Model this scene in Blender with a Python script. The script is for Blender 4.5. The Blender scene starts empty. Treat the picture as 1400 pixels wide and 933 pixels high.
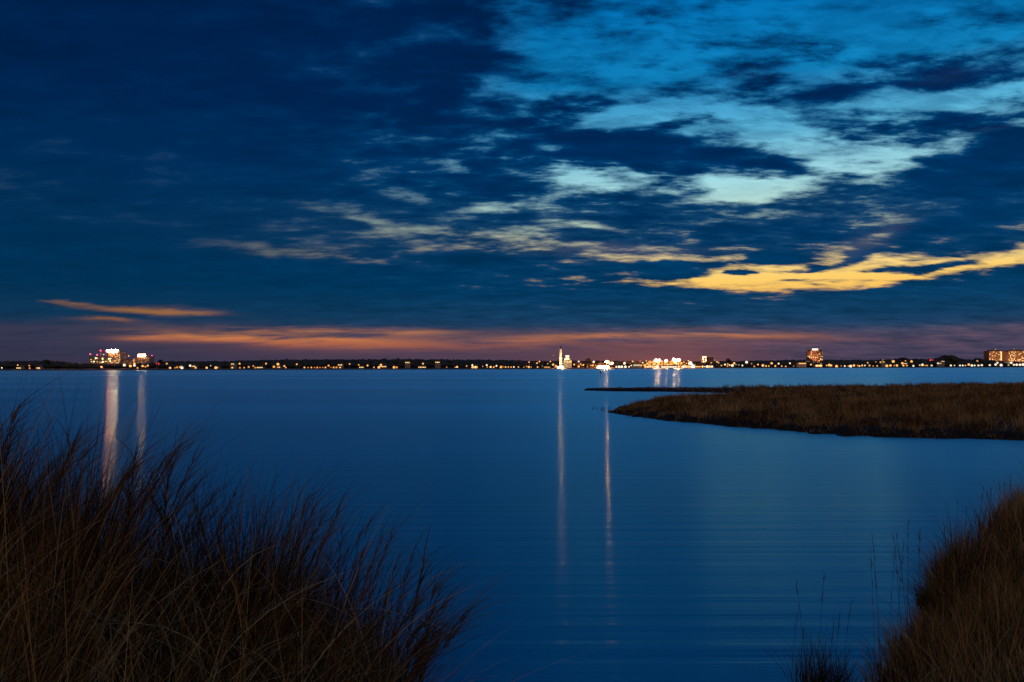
import bpy, bmesh, math, random
import numpy as np
from mathutils import Matrix, Vector

random.seed(7)
rng = np.random.default_rng(11)
sc = bpy.context.scene
COL = sc.collection

H = 3.6              # eye height above the water
F = 1400 * 28 / 36   # focal length in photo pixels


def hor(px):
    return 503.4 - 0.002 * px


def at(px, py, D):
    return Vector(((px - 700) / F * D, D, H + (hor(px) - py) / F * D))


_SP = [(-200, 1100), (0, 1120), (350, 1188), (700, 1195), (850, 1350), (1050, 1633), (1400, 1960), (1700, 2250)]


def shoreD(px):
    return float(np.interp(px, [p[0] for p in _SP], [p[1] for p in _SP]))


def lin(c):
    return tuple(((v / 255) / 12.92 if v / 255 <= 0.04045 else ((v / 255 + 0.055) / 1.055) ** 2.4) for v in c)


# ------------------------------------------------------------------ tagging
def tag(o, label=None, cat=None, group=None, kind=None):
    if label: o['label'] = label
    if cat: o['category'] = cat
    if group: o['group'] = group
    if kind: o['kind'] = kind
    return o


def empty(name, loc, label, cat, group=None):
    o = bpy.data.objects.new(name, None)
    o.location = loc
    o.empty_display_size = 0.5
    COL.objects.link(o)
    return tag(o, label, cat, group)


# ------------------------------------------------------------------ materials
def newmat(name):
    m = bpy.data.materials.new(name)
    m.use_nodes = True
    m.node_tree.nodes.clear()
    return m, m.node_tree


def simple(name, col, rough=0.8, vary=0.25, scale=0.4):
    m, nt = newmat(name)
    out = nt.nodes.new('ShaderNodeOutputMaterial')
    b = nt.nodes.new('ShaderNodeBsdfPrincipled')
    b.inputs['Roughness'].default_value = rough
    tc = nt.nodes.new('ShaderNodeTexCoord')
    n = nt.nodes.new('ShaderNodeTexNoise')
    n.inputs['Scale'].default_value = scale
    n.inputs['Detail'].default_value = 6
    r = nt.nodes.new('ShaderNodeValToRGB')
    r.color_ramp.elements[0].position = 0.3
    r.color_ramp.elements[1].position = 0.7
    r.color_ramp.elements[0].color = (*[c * (1 - vary) for c in col], 1)
    r.color_ramp.elements[1].color = (*[min(1, c * (1 + vary)) for c in col], 1)
    nt.links.new(tc.outputs['Object'], n.inputs['Vector'])
    nt.links.new(n.outputs['Fac'], r.inputs['Fac'])
    nt.links.new(r.outputs['Color'], b.inputs['Base Color'])
    nt.links.new(b.outputs[0], out.inputs['Surface'])
    return m


def glow(name, col, strength):
    m, nt = newmat(name)
    out = nt.nodes.new('ShaderNodeOutputMaterial')
    e = nt.nodes.new('ShaderNodeEmission')
    e.inputs['Color'].default_value = (*col, 1)
    e.inputs['Strength'].default_value = strength
    nt.links.new(e.outputs[0], out.inputs['Surface'])
    return m


# ------------------------------------------------------------------ meshes
def mesh_np(name, verts, faces, mats, attr=None, smooth=False, mat_idx=None):
    """faces: (n,k) int array"""
    me = bpy.data.meshes.new(name)
    verts = np.asarray(verts, np.float32)
    faces = np.asarray(faces, np.int32)
    n, k = faces.shape
    me.vertices.add(len(verts))
    me.vertices.foreach_set('co', verts.ravel())
    me.loops.add(n * k)
    me.loops.foreach_set('vertex_index', faces.ravel())
    me.polygons.add(n)
    me.polygons.foreach_set('loop_start', np.arange(0, n * k, k, dtype=np.int32))
    me.polygons.foreach_set('loop_total', np.full(n, k, np.int32))
    for m in mats: me.materials.append(m)
    if mat_idx is not None: me.polygons.foreach_set('material_index', np.asarray(mat_idx, np.int32))
    if smooth: me.polygons.foreach_set('use_smooth', np.ones(n, bool))
    me.update(calc_edges=True)
    if attr is not None:
        a = me.attributes.new('tint', 'FLOAT', 'POINT')
        a.data.foreach_set('value', np.asarray(attr, np.float32))
    return me


def link(name, me, parent=None, loc=(0, 0, 0)):
    o = bpy.data.objects.new(name, me)
    o.location = loc
    COL.objects.link(o)
    if parent: o.parent = parent
    return o


class MB:
    def __init__(s): s.bm = bmesh.new(); s.mi = 0

    def box(s, x0, x1, y0, y1, z0, z1, taper=1.0):
        cx, cy = (x0 + x1) / 2, (y0 + y1) / 2
        vs = []
        for z, t in ((z0, 1), (z1, taper)):
            for x, y in ((x0, y0), (x1, y0), (x1, y1), (x0, y1)):
                vs.append(s.bm.verts.new((cx + (x - cx) * t, cy + (y - cy) * t, z)))
        for f in ((3, 2, 1, 0), (4, 5, 6, 7), (0, 1, 5, 4), (1, 2, 6, 5), (2, 3, 7, 6), (3, 0, 4, 7)):
            fc = s.bm.faces.new([vs[i] for i in f]); fc.material_index = s.mi
        return s

    def ring(s, prof, n=20, cx=0, cy=0, cap=True, ph=0):
        """lathe: prof list of (r,z)"""
        rows = []
        for r, z in prof:
            rows.append([s.bm.verts.new((cx + r * math.cos(ph + 2 * math.pi * i / n), cy + r * math.sin(ph + 2 * math.pi * i / n), z)) for i in range(n)])
        for a, b in zip(rows, rows[1:]):
            for i in range(n):
                fc = s.bm.faces.new((a[i], a[(i + 1) % n], b[(i + 1) % n], b[i])); fc.material_index = s.mi
        if cap:
            s.bm.faces.new(rows[0][::-1]).material_index = s.mi
            s.bm.faces.new(rows[-1]).material_index = s.mi
        return s

    def ball(s, c, r, sub=1, sz=1.0):
        k = bmesh.ops.create_icosphere(s.bm, subdivisions=sub, radius=r)
        for v in k['verts']:
            v.co = Vector((v.co.x + c[0], v.co.y + c[1], v.co.z * sz + c[2]))
            for f in v.link_faces: f.material_index = s.mi
        return s

    def prism(s, pts, y0, y1):
        """pts: list of (x,z), extruded along y"""
        a = [s.bm.verts.new((x, y0, z)) for x, z in pts]
        b = [s.bm.verts.new((x, y1, z)) for x, z in pts]
        n = len(pts)
        s.bm.faces.new(a).material_index = s.mi
        s.bm.faces.new(b[::-1]).material_index = s.mi
        for i in range(n):
            s.bm.faces.new((a[i], b[i], b[(i + 1) % n], a[(i + 1) % n])).material_index = s.mi
        return s

    def mesh(s, name, mats):
        bmesh.ops.recalc_face_normals(s.bm, faces=s.bm.faces)
        me = bpy.data.meshes.new(name)
        s.bm.to_mesh(me); s.bm.free()
        for m in (mats if isinstance(mats, (list, tuple)) else [mats]): me.materials.append(m)
        return me

    def obj(s, name, mats, parent=None, loc=(0, 0, 0)):
        return link(name, s.mesh(name, mats), parent, loc)


# ================================================================== SKY (world)
w = bpy.data.worlds.new("World")
sc.world = w
w.use_nodes = True
nt = w.node_tree
nt.nodes.clear()
L = nt.links.new


def sock(node, inp, v):
    if v is None: return
    if isinstance(v, bpy.types.NodeSocket): L(v, node.inputs[inp])
    else: node.inputs[inp].default_value = v


def M(op, a, b=None, c=None, clamp=False):
    n = nt.nodes.new('ShaderNodeMath'); n.operation = op; n.use_clamp = clamp
    sock(n, 0, a); sock(n, 1, b); sock(n, 2, c)
    return n.outputs[0]


def XYZ(x, y, z):
    n = nt.nodes.new('ShaderNodeCombineXYZ')
    sock(n, 0, x); sock(n, 1, y); sock(n, 2, z)
    return n.outputs[0]


def NOISE(vec, scale, detail, rough=0.55, dist=0.0, w4=None):
    n = nt.nodes.new('ShaderNodeTexNoise')
    if w4 is not None: n.noise_dimensions = '4D'; n.inputs['W'].default_value = w4
    L(vec, n.inputs['Vector'])
    n.inputs['Scale'].default_value = scale
    n.inputs['Detail'].default_value = detail
    n.inputs['Roughness'].default_value = rough
    n.inputs['Distortion'].default_value = dist
    return n.outputs['Fac']


def SMOOTH(v, a, b, lo=0.0, hi=1.0):
    n = nt.nodes.new('ShaderNodeMapRange'); n.interpolation_type = 'SMOOTHSTEP'
    sock(n, 'Value', v)
    n.inputs['From Min'].default_value = a; n.inputs['From Max'].default_value = b
    n.inputs['To Min'].default_value = lo; n.inputs['To Max'].default_value = hi
    return n.outputs['Result']


def RAMP(v, vmax, stops):
    r = nt.nodes.new('ShaderNodeValToRGB')
    cr = r.color_ramp
    while len(cr.elements) < len(stops): cr.elements.new(0.5)
    for e, (p, c) in zip(cr.elements, stops):
        e.position = p / vmax
    for e, (p, c) in zip(cr.elements, stops):
        e.color = (*lin(c), 1)
    L(M('DIVIDE', v, vmax), r.inputs['Fac'])
    return r.outputs['Color']


def MIX(f, a, b, mode='MIX'):
    n = nt.nodes.new('ShaderNodeMix'); n.data_type = 'RGBA'; n.blend_type = mode
    sock(n, 0, f)
    for i, v in ((6, a), (7, b)):
        if isinstance(v, bpy.types.NodeSocket): L(v, n.inputs[i])
        else: n.inputs[i].default_value = (*v, 1) if len(v) == 3 else v
    return n.outputs[2]


tc = nt.nodes.new('ShaderNodeTexCoord')
sp = nt.nodes.new('ShaderNodeSeparateXYZ')
L(tc.outputs['Generated'], sp.inputs[0])
dx, dy, dz = sp.outputs
AZ = M('ARCTAN2', dx, dy)
hl = M('SQRT', M('ADD', M('MULTIPLY', dx, dx), M('MULTIPLY', dy, dy)))
EL = M('DIVIDE', dz, M('MAXIMUM', hl, 0.02))
zc = M('ADD', M('MAXIMUM', dz, 0.0), 0.13)
PX, PY = M('DIVIDE', dx, zc), M('DIVIDE', dy, zc)
PV = XYZ(PX, PY, 0.0)                       # direction projected on a flat cloud deck
n_big = NOISE(PV, 1.5, 4, 0.5)
n_mid = NOISE(XYZ(M('MULTIPLY', PX, 0.62), PY, 0.0), 5.2, 12, 0.60, 0.15)
n_fine = NOISE(XYZ(M('MULTIPLY', PX, 0.55), PY, 3.7), 13.0, 8, 0.60, 0.15)
# ragged edges: the blob field is read at a slightly warped direction
wA = M('MULTIPLY', M('SUBTRACT', NOISE(XYZ(PX, PY, 9.1), 2.2, 6, 0.6), 0.5), 0.09)
wE = M('MULTIPLY', M('SUBTRACT', NOISE(XYZ(PX, PY, 5.3), 2.6, 6, 0.6), 0.5), M('MULTIPLY', M('ADD', EL, 0.02), 0.19))
ae = XYZ(M('ADD', AZ, wA), M('ADD', EL, wE), 0.0)
ae0 = XYZ(AZ, EL, 0.0)


def blob_at(px, py, sx, sy, rot):
    U = (px - 700) / F; V = (hor(px) - py) / F
    A = math.atan(U); c = math.cos(A)
    return A, V * c, sx / F * c * c, sy / F * c, math.radians(rot)


def BLOBS(vec, lst, acc):
    for k, (px, py, sx, sy, rot, amp) in enumerate(lst):
        if k % 6 == 5:      # a negligible dependency keeps the shader's working memory small
            j = nt.nodes.new('ShaderNodeVectorMath'); j.operation = 'MULTIPLY_ADD'
            L(acc, j.inputs[0]); j.inputs[1].default_value = (1e-7, 1e-7, 0); L(vec, j.inputs[2])
            vec = j.outputs[0]
        a, e, ux, uy, r = blob_at(px, py, sx, sy, rot)
        mp = nt.nodes.new('ShaderNodeMapping'); mp.vector_type = 'TEXTURE'
        mp.inputs['Location'].default_value = (a, e, 0)
        mp.inputs['Rotation'].default_value = (0, 0, r)
        mp.inputs['Scale'].default_value = (ux, uy, 1)
        L(vec, mp.inputs['Vector'])
        d = nt.nodes.new('ShaderNodeVectorMath'); d.operation = 'DOT_PRODUCT'
        L(mp.outputs[0], d.inputs[0]); L(mp.outputs[0], d.inputs[1])
        acc = M('MULTIPLY_ADD', M('POWER', math.exp(-1), d.outputs['Value']), amp, acc)
    return acc


# openness of the cloud deck: + where clear sky shows, - where cloud is thick
OPEN = [
    # px, py, sx, sy, rot(ccw), amount
    (1180, 20, 430, 95, -4, 1.05),     # bright blue top right
    (1330, 60, 200, 70, 0, 0.35),
    (860, 110, 200, 62, -10, 0.85),
    (1010, 150, 150, 40, -14, 0.8),
    (1060, 185, 70, 22, -18, 0.9),
    (1320, 130, 130, 16, -3, 0.9),
    (1330, 182, 120, 10, 8, 0.60),
    (1180, 228, 110, 22, 14, 0.7),
    (1240, 232, 40, 16, 10, 0.35),
    (850, 247, 80, 17, 2, 1.5),
    (1030, 255, 72, 17, -6, 1.45),
    (940, 262, 170, 12, 0, 0.35),
    (1045, 297, 40, 7, 0, 0.75),
    (1232, 296, 55, 9, 10, 0.85),
    (1180, 335, 40, 13, 35, 0.55),
    (770, 303, 85, 8, -3, 0.75),
    (545, 271, 40, 8, -8, 0.55),
    (470, 293, 80, 8, -17, 0.50),
    (620, 319, 120, 9, -6, 0.7),
    (760, 332, 80, 6, -3, 0.25),
    (405, 343, 90, 7, -1, 0.55),
    (660, 284, 60, 6, -5, 0.40),
    (965, 386, 100, 10, -2, 1.8),
    (1100, 377, 125, 19, 0, 1.8),
    (1180, 380, 70, 14, 4, 1.00),
    (1290, 366, 150, 11, 6, 1.8),
    (1395, 359, 80, 9, 3, 1.2),
    (1000, 360, 60, 10, -3, 0.9),
    (880, 350, 70, 7, -4, 0.35),
    (205, 425, 100, 6, -2, 1.35),
    (150, 438, 45, 3.5, 0, 0.9),
    (85, 412, 36, 4, -5, 0.8),
    (600, 190, 150, 40, -10, 0.10),
]
SHUT = [
    (540, 40, 150, 45, 0, -0.55), (200, 30, 260, 50, 0, -0.4), (330, 362, 150, 12, 0, -0.45), (560, 225, 90, 16, -4, -0.4), (620, 352, 120, 8, -3, -0.4),
    (50, 340, 170, 40, 0, -0.7), (480, 388, 260, 18, 0, -0.6),
    (1300, 100, 150, 13, -2, -0.6), (1120, 118, 120, 22, 5, -0.55), (960, 112, 120, 9, 12, -0.4), (790, 90, 80, 20, 0, -0.3), (880, 215, 150, 16, -4, -0.5), (1070, 60, 70, 16, 0, -0.2),
    (250, 120, 420, 190, 0, -0.55),
    (520, 120, 190, 130, 10, -0.40),
    (640, 60, 90, 50, 0, -0.15),
    (1150, 98, 150, 14, 6, -0.50),
    (1110, 125, 130, 14, 4, -0.42),
    (1330, 100, 140, 9, -2, -0.75),
    (1240, 157, 175, 22, 0, -0.95),
    (820, 200, 190, 26, -4, -0.75),
    (960, 228, 130, 14, -3, -0.35),
    (940, 256, 36, 10, 0, -1.00),
    (690, 245, 90, 20, 0, -0.30),
    (870, 295, 260, 20, -2, -0.55),
    (1120, 318, 190, 18, 0, -0.70),
    (1330, 280, 130, 70, 0, -0.95),
    (1330, 230, 120, 30, 0, -0.55),
    (960, 330, 200, 10, -3, -0.30),
    (930, 358, 34, 5, 0, -3.6),
    (925, 376, 40, 6, 2, -3.6),
    (1013, 375, 18, 3, 2, -3.6),
    (1055, 354, 36, 8, 0, -3.6),
    (1270, 367, 55, 5, 5, -3.6),
    (1170, 352, 22, 8, 20, -2.2),
    (1110, 385, 80, 3, -2, -1.9), (985, 362, 26, 4, 0, -2.4), (1120, 366, 30, 4, 0, -2.2), (890, 368, 46, 5, 0, -1.2), (1215, 394, 60, 5, 6, -0.8), (1000, 389, 40, 2, 0, -0.9), (1200, 372, 44, 3.5, 5, -1.8), (1080, 372, 34, 3, 3, -1.6), (950, 368, 18, 2.5, 0, -1.0),
    (1340, 402, 200, 26, 6, -0.9),
    (650, 408, 1100, 12, 0, -0.9),
    (700, 432, 800, 14, 0, -0.6),
    (690, 372, 190, 20, 0, -0.75), (700, 300, 60, 6, 0, -0.3), (1120, 128, 110, 18, 8, -0.35), (860, 205, 190, 14, -3, -0.3),
]
O = BLOBS(ae, OPEN + SHUT, -0.34)
nz = M('ADD', M('ADD', M('MULTIPLY', M('SUBTRACT', n_mid, 0.5), 4.6), M('MULTIPLY', M('SUBTRACT', n_fine, 0.5), 2.7)), M('MULTIPLY', M('SUBTRACT', n_big, 0.5), 1.6))
nz = M('MULTIPLY', nz, SMOOTH(EL, 0.16, 0.30, 1.0, 1.75))
# the overcast on the left is smooth, the broken deck on the right is textured
tex_amt = SMOOTH(AZ, -0.45, 0.12, 0.22, 1.0)
low_calm = SMOOTH(EL, 0.045, 0.10, 0.12, 1.0)
O = M('ADD', O, M('MULTIPLY', nz, M('MULTIPLY', tex_amt, low_calm)))
clear = SMOOTH(O, -0.62, 1.15)
veil = M('MULTIPLY', SMOOTH(NOISE(XYZ(M('MULTIPLY', PX, 0.5), PY, 7.7), 8.0, 10, 0.66, 0.15), 0.42, 0.64, 0.0, 0.45), SMOOTH(EL, 0.16, 0.3))
clear = M('MULTIPLY', clear, M('SUBTRACT', 1.0, veil))

# colour of the clear sky behind the deck, by elevation
clear_col = RAMP(EL, 1.6, [
    (0.00, (150, 80, 62)), (0.035, (228, 122, 60)), (0.07, (244, 168, 74)), (0.105, (255, 208, 106)),
    (0.135, (246, 218, 150)), (0.175, (190, 212, 190)), (0.225, (164, 220, 228)), (0.285, (92, 182, 218)),
    (0.35, (16, 132, 192)), (0.45, (0, 116, 186)), (0.8, (0, 125, 195)), (1.6, (0, 110, 185))])
dim_left = SMOOTH(AZ, -0.55, 0.25, 0.42, 1.0)
clear_col = MIX(M('MULTIPLY', SMOOTH(AZ, -0.45, 0.05, 0.75, 0.0), SMOOTH(EL, 0.09, 0.14)), clear_col, lin((176, 188, 180)))
clear_col = MIX(1.0, clear_col, XYZ(dim_left, dim_left, dim_left), 'MULTIPLY')
# Nishita twilight air on top of it
sky = nt.nodes.new('ShaderNodeTexSky')
sky.sky_type = 'NISHITA'; sky.sun_disc = False
sky.sun_elevation = math.radians(1.0); sky.sun_rotation = math.radians(20)
nish = MIX(1.0, sky.outputs[0], (0.0002, 0.0009, 0.0018), 'MULTIPLY')
clear_col = MIX(1.0, clear_col, nish, 'ADD')

cloud_col = RAMP(EL, 1.6, [
    (0.00, (50, 55, 82)), (0.03, (40, 58, 88)), (0.06, (16, 58, 92)), (0.10, (0, 54, 92)), (0.16, (0, 52, 94)),
    (0.24, (0, 46, 92)), (0.32, (0, 38, 84)), (0.45, (0, 34, 78)), (0.8, (0, 92, 155)), (1.6, (0, 95, 165))])
shade = M('ADD', 1.0, M('ADD', M('MULTIPLY', M('SUBTRACT', n_mid, 0.5), 1.3), M('ADD', M('MULTIPLY', M('SUBTRACT', n_big, 0.5), 0.5), M('MULTIPLY', M('SUBTRACT', n_fine, 0.5), 0.7))))
shade = M('ADD', 1.0, M('MULTIPLY', M('SUBTRACT', shade, 1.0), SMOOTH(AZ, -0.4, 0.15, 0.45, 1.0)))
shade = M('MAXIMUM', shade, 0.5)
lr = SMOOTH(AZ, -0.62, 0.2, 0.80, 1.08)
shade = M('MULTIPLY', shade, lr)
cloud_col = MIX(1.0, cloud_col, XYZ(shade, shade, shade), 'MULTIPLY')
thin = SMOOTH(O, -1.3, 0.1, 0.0, 0.55)
thin = M('MULTIPLY', M('MULTIPLY', thin, SMOOTH(EL, 0.11, 0.2, 0.25, 1.0)), SMOOTH(AZ, -0.45, 0.05, 0.12, 1.0))
cloud_col = MIX(thin, cloud_col, RAMP(EL, 1.6, [(0.0, (60, 64, 90)), (0.14, (60, 92, 112)), (0.22, (0, 84, 128)), (0.35, (0, 84, 140)), (1.6, (0, 84, 150))]))
deck = MIX(clear, cloud_col, clear_col)

# low strip under the deck: mauve air and the last orange bands
mauve_f = M('MULTIPLY', BLOBS(ae0, [(800, 492, 215, 24, 0, 0.60), (500, 482, 200, 20, 0, 0.42), (600, 502, 600, 12, 0, 0.2)], 0.0), 1.0, clamp=True)
deck = MIX(mauve_f, deck, lin((86, 64, 80)))
n_str = NOISE(XYZ(M('MULTIPLY', PX, 0.42), PY, 1.3), 1.9, 8, 0.6, 0.4)
ae_low = XYZ(M('ADD', AZ, M('MULTIPLY', wA, 0.25)), M('ADD', EL, M('MULTIPLY', wE, 0.8)), 0.0)
ob = BLOBS(ae_low, [
    (390, 466, 190, 12, -1, 0.28),
    (310, 463, 100, 5, -2, 0.75), (440, 466, 130, 9, -3, 0.85), (420, 452, 70, 4, 0, 0.75), (545, 455, 70, 4, 0, 0.5),
    (640, 472, 130, 7, 0, 0.35), (900, 458, 60, 5, 3, 0.95), (790, 462, 120, 5, 2, 0.6), (1020, 459, 95, 4, -3, 0.7),
    (190, 462, 60, 4, -3, 0.5), (250, 425, 60, 4, -3, 0.2), (860, 468, 220, 10, 0, 0.3), (1240, 468, 60, 3, -4, 0.12)], 0.0)
ob = M('MULTIPLY', ob, SMOOTH(n_str, 0.34, 0.62, 0.05, 1.3))
or_col = MIX(SMOOTH(EL, 0.026, 0.044), lin((166, 96, 74)), lin((220, 138, 74)))
deck = MIX(M('MINIMUM', M('MULTIPLY', ob, 0.85), 1.0), deck, or_col)
# faint mauve undersides on the high right
mv = BLOBS(ae, [(1310, 98, 80, 7, 0, 0.03), (1350, 172, 55, 5, 8, 0.04), (1000, 105, 60, 5, 0, 0.03), (1180, 332, 40, 12, 35, 0.3), (830, 340, 90, 7, -3, 0.35)], 0.0)
deck = MIX(mv, deck, lin((100, 98, 118)))
# town glow in the air over the harbour
tg = BLOBS(ae0, [(905, 494, 120, 20, 0, 0.26)], 0.0)
deck = MIX(tg, deck, lin((190, 100, 60)))

# the sky behind the viewer: out of view, a made-up warm fill added to light the grass
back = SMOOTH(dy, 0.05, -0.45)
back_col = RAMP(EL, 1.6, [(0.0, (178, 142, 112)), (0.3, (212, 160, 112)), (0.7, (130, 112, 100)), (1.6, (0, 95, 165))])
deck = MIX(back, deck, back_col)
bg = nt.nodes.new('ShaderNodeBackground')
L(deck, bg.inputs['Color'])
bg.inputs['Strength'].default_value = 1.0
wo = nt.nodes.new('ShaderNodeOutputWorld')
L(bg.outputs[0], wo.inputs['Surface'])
w.cycles.sampling_method = 'MANUAL'
w.cycles.sample_map_resolution = 1024

# the sun, already under the horizon behind cloud: only a broad faint warm wash is left
sl = bpy.data.lights.new('sun', 'SUN')
sl.energy = 0.004; sl.angle = math.radians(25); sl.color = (1, 0.62, 0.35)
so = bpy.data.objects.new('sun', sl); COL.objects.link(so)
d = Vector((math.sin(math.radians(20)), math.cos(math.radians(20)), math.tan(math.radians(3))))
so.rotation_euler = d.to_track_quat('Z', 'Y').to_euler()

# ================================================================== WATER
WATER_ANISO = 0.6
m, nt = newmat('estuary_water')
L = nt.links.new
out = nt.nodes.new('ShaderNodeOutputMaterial')
b = nt.nodes.new('ShaderNodeBsdfAnisotropic')       # the rippled surface: slopes mostly along y, crests along x
b.inputs['Color'].default_value = (0.42, 0.92, 1.0, 1)
b.inputs['Anisotropy'].default_value = WATER_ANISO
b.inputs['Tangent'].default_value = (1, 0, 0)
body = nt.nodes.new('ShaderNodeBsdfDiffuse')
body.inputs['Color'].default_value = (0.0, 0.15, 0.26, 1)
fr = nt.nodes.new('ShaderNodeFresnel'); fr.inputs['IOR'].default_value = 1.333
b2 = nt.nodes.new('ShaderNodeBsdfAnisotropic')
b2.inputs['Color'].default_value = (0.42, 0.92, 1.0, 1); b2.inputs['Roughness'].default_value = 0.44
lobes = nt.nodes.new('ShaderNodeMixShader'); lobes.inputs[0].default_value = 0.4
L(b.outputs[0], lobes.inputs[1]); L(b2.outputs[0], lobes.inputs[2])
wmix = nt.nodes.new('ShaderNodeMixShader')
L(fr.outputs[0], wmix.inputs[0]); L(body.outputs[0], wmix.inputs[1]); L(lobes.outputs[0], wmix.inputs[2])
geo = nt.nodes.new('ShaderNodeNewGeometry')
mp = nt.nodes.new('ShaderNodeMapping'); mp.inputs['Scale'].default_value = (0.022, 1.0, 1)
L(geo.outputs['Position'], mp.inputs['Vector'])
n1 = nt.nodes.new('ShaderNodeTexNoise'); n1.inputs['Scale'].default_value = 2.4; n1.inputs['Detail'].default_value = 3
L(mp.outputs[0], n1.inputs['Vector'])
mp2 = nt.nodes.new('ShaderNodeMapping'); mp2.inputs['Scale'].default_value = (0.003, 0.016, 1)
mp2.inputs['Rotation'].default_value = (0, 0, 0.05)
L(geo.outputs['Position'], mp2.inputs['Vector'])
n2 = nt.nodes.new('ShaderNodeTexNoise'); n2.inputs['Scale'].default_value = 1.6; n2.inputs['Detail'].default_value = 8
L(mp2.outputs[0], n2.inputs['Vector'])
rr = nt.nodes.new('ShaderNodeMapRange')
L(n2.outputs['Fac'], rr.inputs['Value'])
rr.inputs['From Min'].default_value = 0.35; rr.inputs['From Max'].default_value = 0.65
rr.inputs['To Min'].default_value = 0.12; rr.inputs['To Max'].default_value = 0.27
sy = nt.nodes.new('ShaderNodeSeparateXYZ'); L(geo.outputs['Position'], sy.inputs[0])
ry = nt.nodes.new('ShaderNodeMapRange'); L(sy.outputs[1], ry.inputs['Value'])       # open water is choppier than the sheltered inlet
ry.inputs['From Min'].default_value = 25; ry.inputs['From Max'].default_value = 500
ry.inputs['To Min'].default_value = -0.01; ry.inputs['To Max'].default_value = 0.07
ra = nt.nodes.new('ShaderNodeMath'); ra.operation = 'ADD'
L(rr.outputs[0], ra.inputs[0]); L(ry.outputs[0], ra.inputs[1])
L(ra.outputs[0], b.inputs['Roughness'])
bp = nt.nodes.new('ShaderNodeBump'); bp.inputs['Strength'].default_value = 0.5; bp.inputs['Distance'].default_value = 0.03
bs = nt.nodes.new('ShaderNodeMapRange'); L(sy.outputs[1], bs.inputs['Value'])
bs.inputs['From Min'].default_value = 12; bs.inputs['From Max'].default_value = 110
bs.inputs['To Min'].default_value = 1.0; bs.inputs['To Max'].default_value = 0.12
L(bs.outputs[0], bp.inputs['Strength'])
L(n1.outputs['Fac'], bp.inputs['Height'])
L(bp.outputs[0], b.inputs['Normal']); L(bp.outputs[0], fr.inputs['Normal'])
L(wmix.outputs[0], out.inputs['Surface'])
M_WATER = m
wm = mesh_np('water', [(-5000, -60, 0), (5000, -60, 0), (5000, 7000, 0), (-5000, 7000, 0)], [(0, 1, 2, 3)], [M_WATER])
tag(link('water', wm), 'calm blue estuary water reflecting the dusk sky', 'water', kind='structure')

# ================================================================== MATERIALS
M_MUD = simple('dark_mud', (0.016, 0.012, 0.008), 1.0, 0.4, 3)
for n_ in M_MUD.node_tree.nodes:
    if n_.type == 'BSDF_PRINCIPLED': n_.inputs['Specular IOR Level'].default_value = 0.08
M_LAND = simple('shore_soil', (0.016, 0.017, 0.015), 1.0, 0.4, 0.05)
M_WOOD = simple('treeline_leaves', (0.018, 0.024, 0.02), 0.95, 0.4, 0.08)
M_BARK = simple('bark', (0.05, 0.04, 0.03), 0.95)
M_CONC = simple('pale_concrete', (0.36, 0.34, 0.31), 0.85)
M_BRICK = simple('red_brick', (0.26, 0.12, 0.075), 0.85)
M_ROOF = simple('dark_roof', (0.05, 0.05, 0.055), 0.8)
M_WHITEW = simple('white_wall', (0.7, 0.68, 0.62), 0.8, 0.08)
M_GREYW = simple('grey_wall', (0.2, 0.19, 0.18), 0.8)
M_STEEL = simple('steel_pole', (0.12, 0.12, 0.12), 0.5)
WARM, AMBER, WHITE, RED = (1, 0.45, 0.12), (1, 0.36, 0.07), (1, 0.80, 0.56), (1, 0.07, 0.05)
G_WIN = glow('lit_window', (1, 0.62, 0.22), 2.2)
G_WINB = glow('bright_lit_window', (1, 0.72, 0.34), 5.0)
G_WIND = glow('dim_lit_window', (1, 0.50, 0.18), 0.8)
G_SIGN = glow('white_sign_light', (1, 0.31, 0.12), 650)
G_SIGNB = glow('pale_sign_light', (1, 0.31, 0.13), 220)
G_FLOOD = glow('flood_lamp_light', (1, 0.25, 0.07), 2300)
G_PORCH = glow('porch_lamp_light', (1, 0.28, 0.09), 1500)
G_SIGNR = glow('red_sign_light', (1, 0.13, 0.04), 800)
G_BEAC = glow('red_beacon', (1, 0.06, 0.09), 6)
G_LAMP = {}
for nm, c in (('warm', WARM), ('amber', AMBER), ('white', WHITE), ('red', RED)):
    for lv, s in ((1, 0.9), (2, 1.5), (3, 3.0), (4, 90)):
        G_LAMP[nm, lv] = glow('%s_lamp_light' % nm, c, s)

# ================================================================== FAR SHORE
pxs = np.linspace(-260, 1660, 190)
rows = [(-6, -0.6), (0, 0.15), (6, 1.2), (40, 1.8), (160, 3.5), (420, 6), (1500, 9), (4000, 9)]
vs, fs = [], []
for off, z in rows:
    for p in pxs:
        D = shoreD(p) + (5 * math.sin(p * 0.09) + 3 * math.sin(p * 0.31) if off <= 6 else 0)
        U = (p - 700) / F
        vs.append((U * (D + off), D + off, z))
n = len(pxs)
for r in range(len(rows) - 1):
    for i in range(n - 1):
        fs.append((r * n + i, r * n + i + 1, (r + 1) * n + i + 1, (r + 1) * n + i))
tag(link('far_shore', mesh_np('far_shore', vs, fs, [M_LAND])), 'dark low land along the far bank', 'shore', kind='structure')


def ground(off):
    return float(np.interp(off, [r[0] for r in rows], [r[1] for r in rows]))


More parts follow.
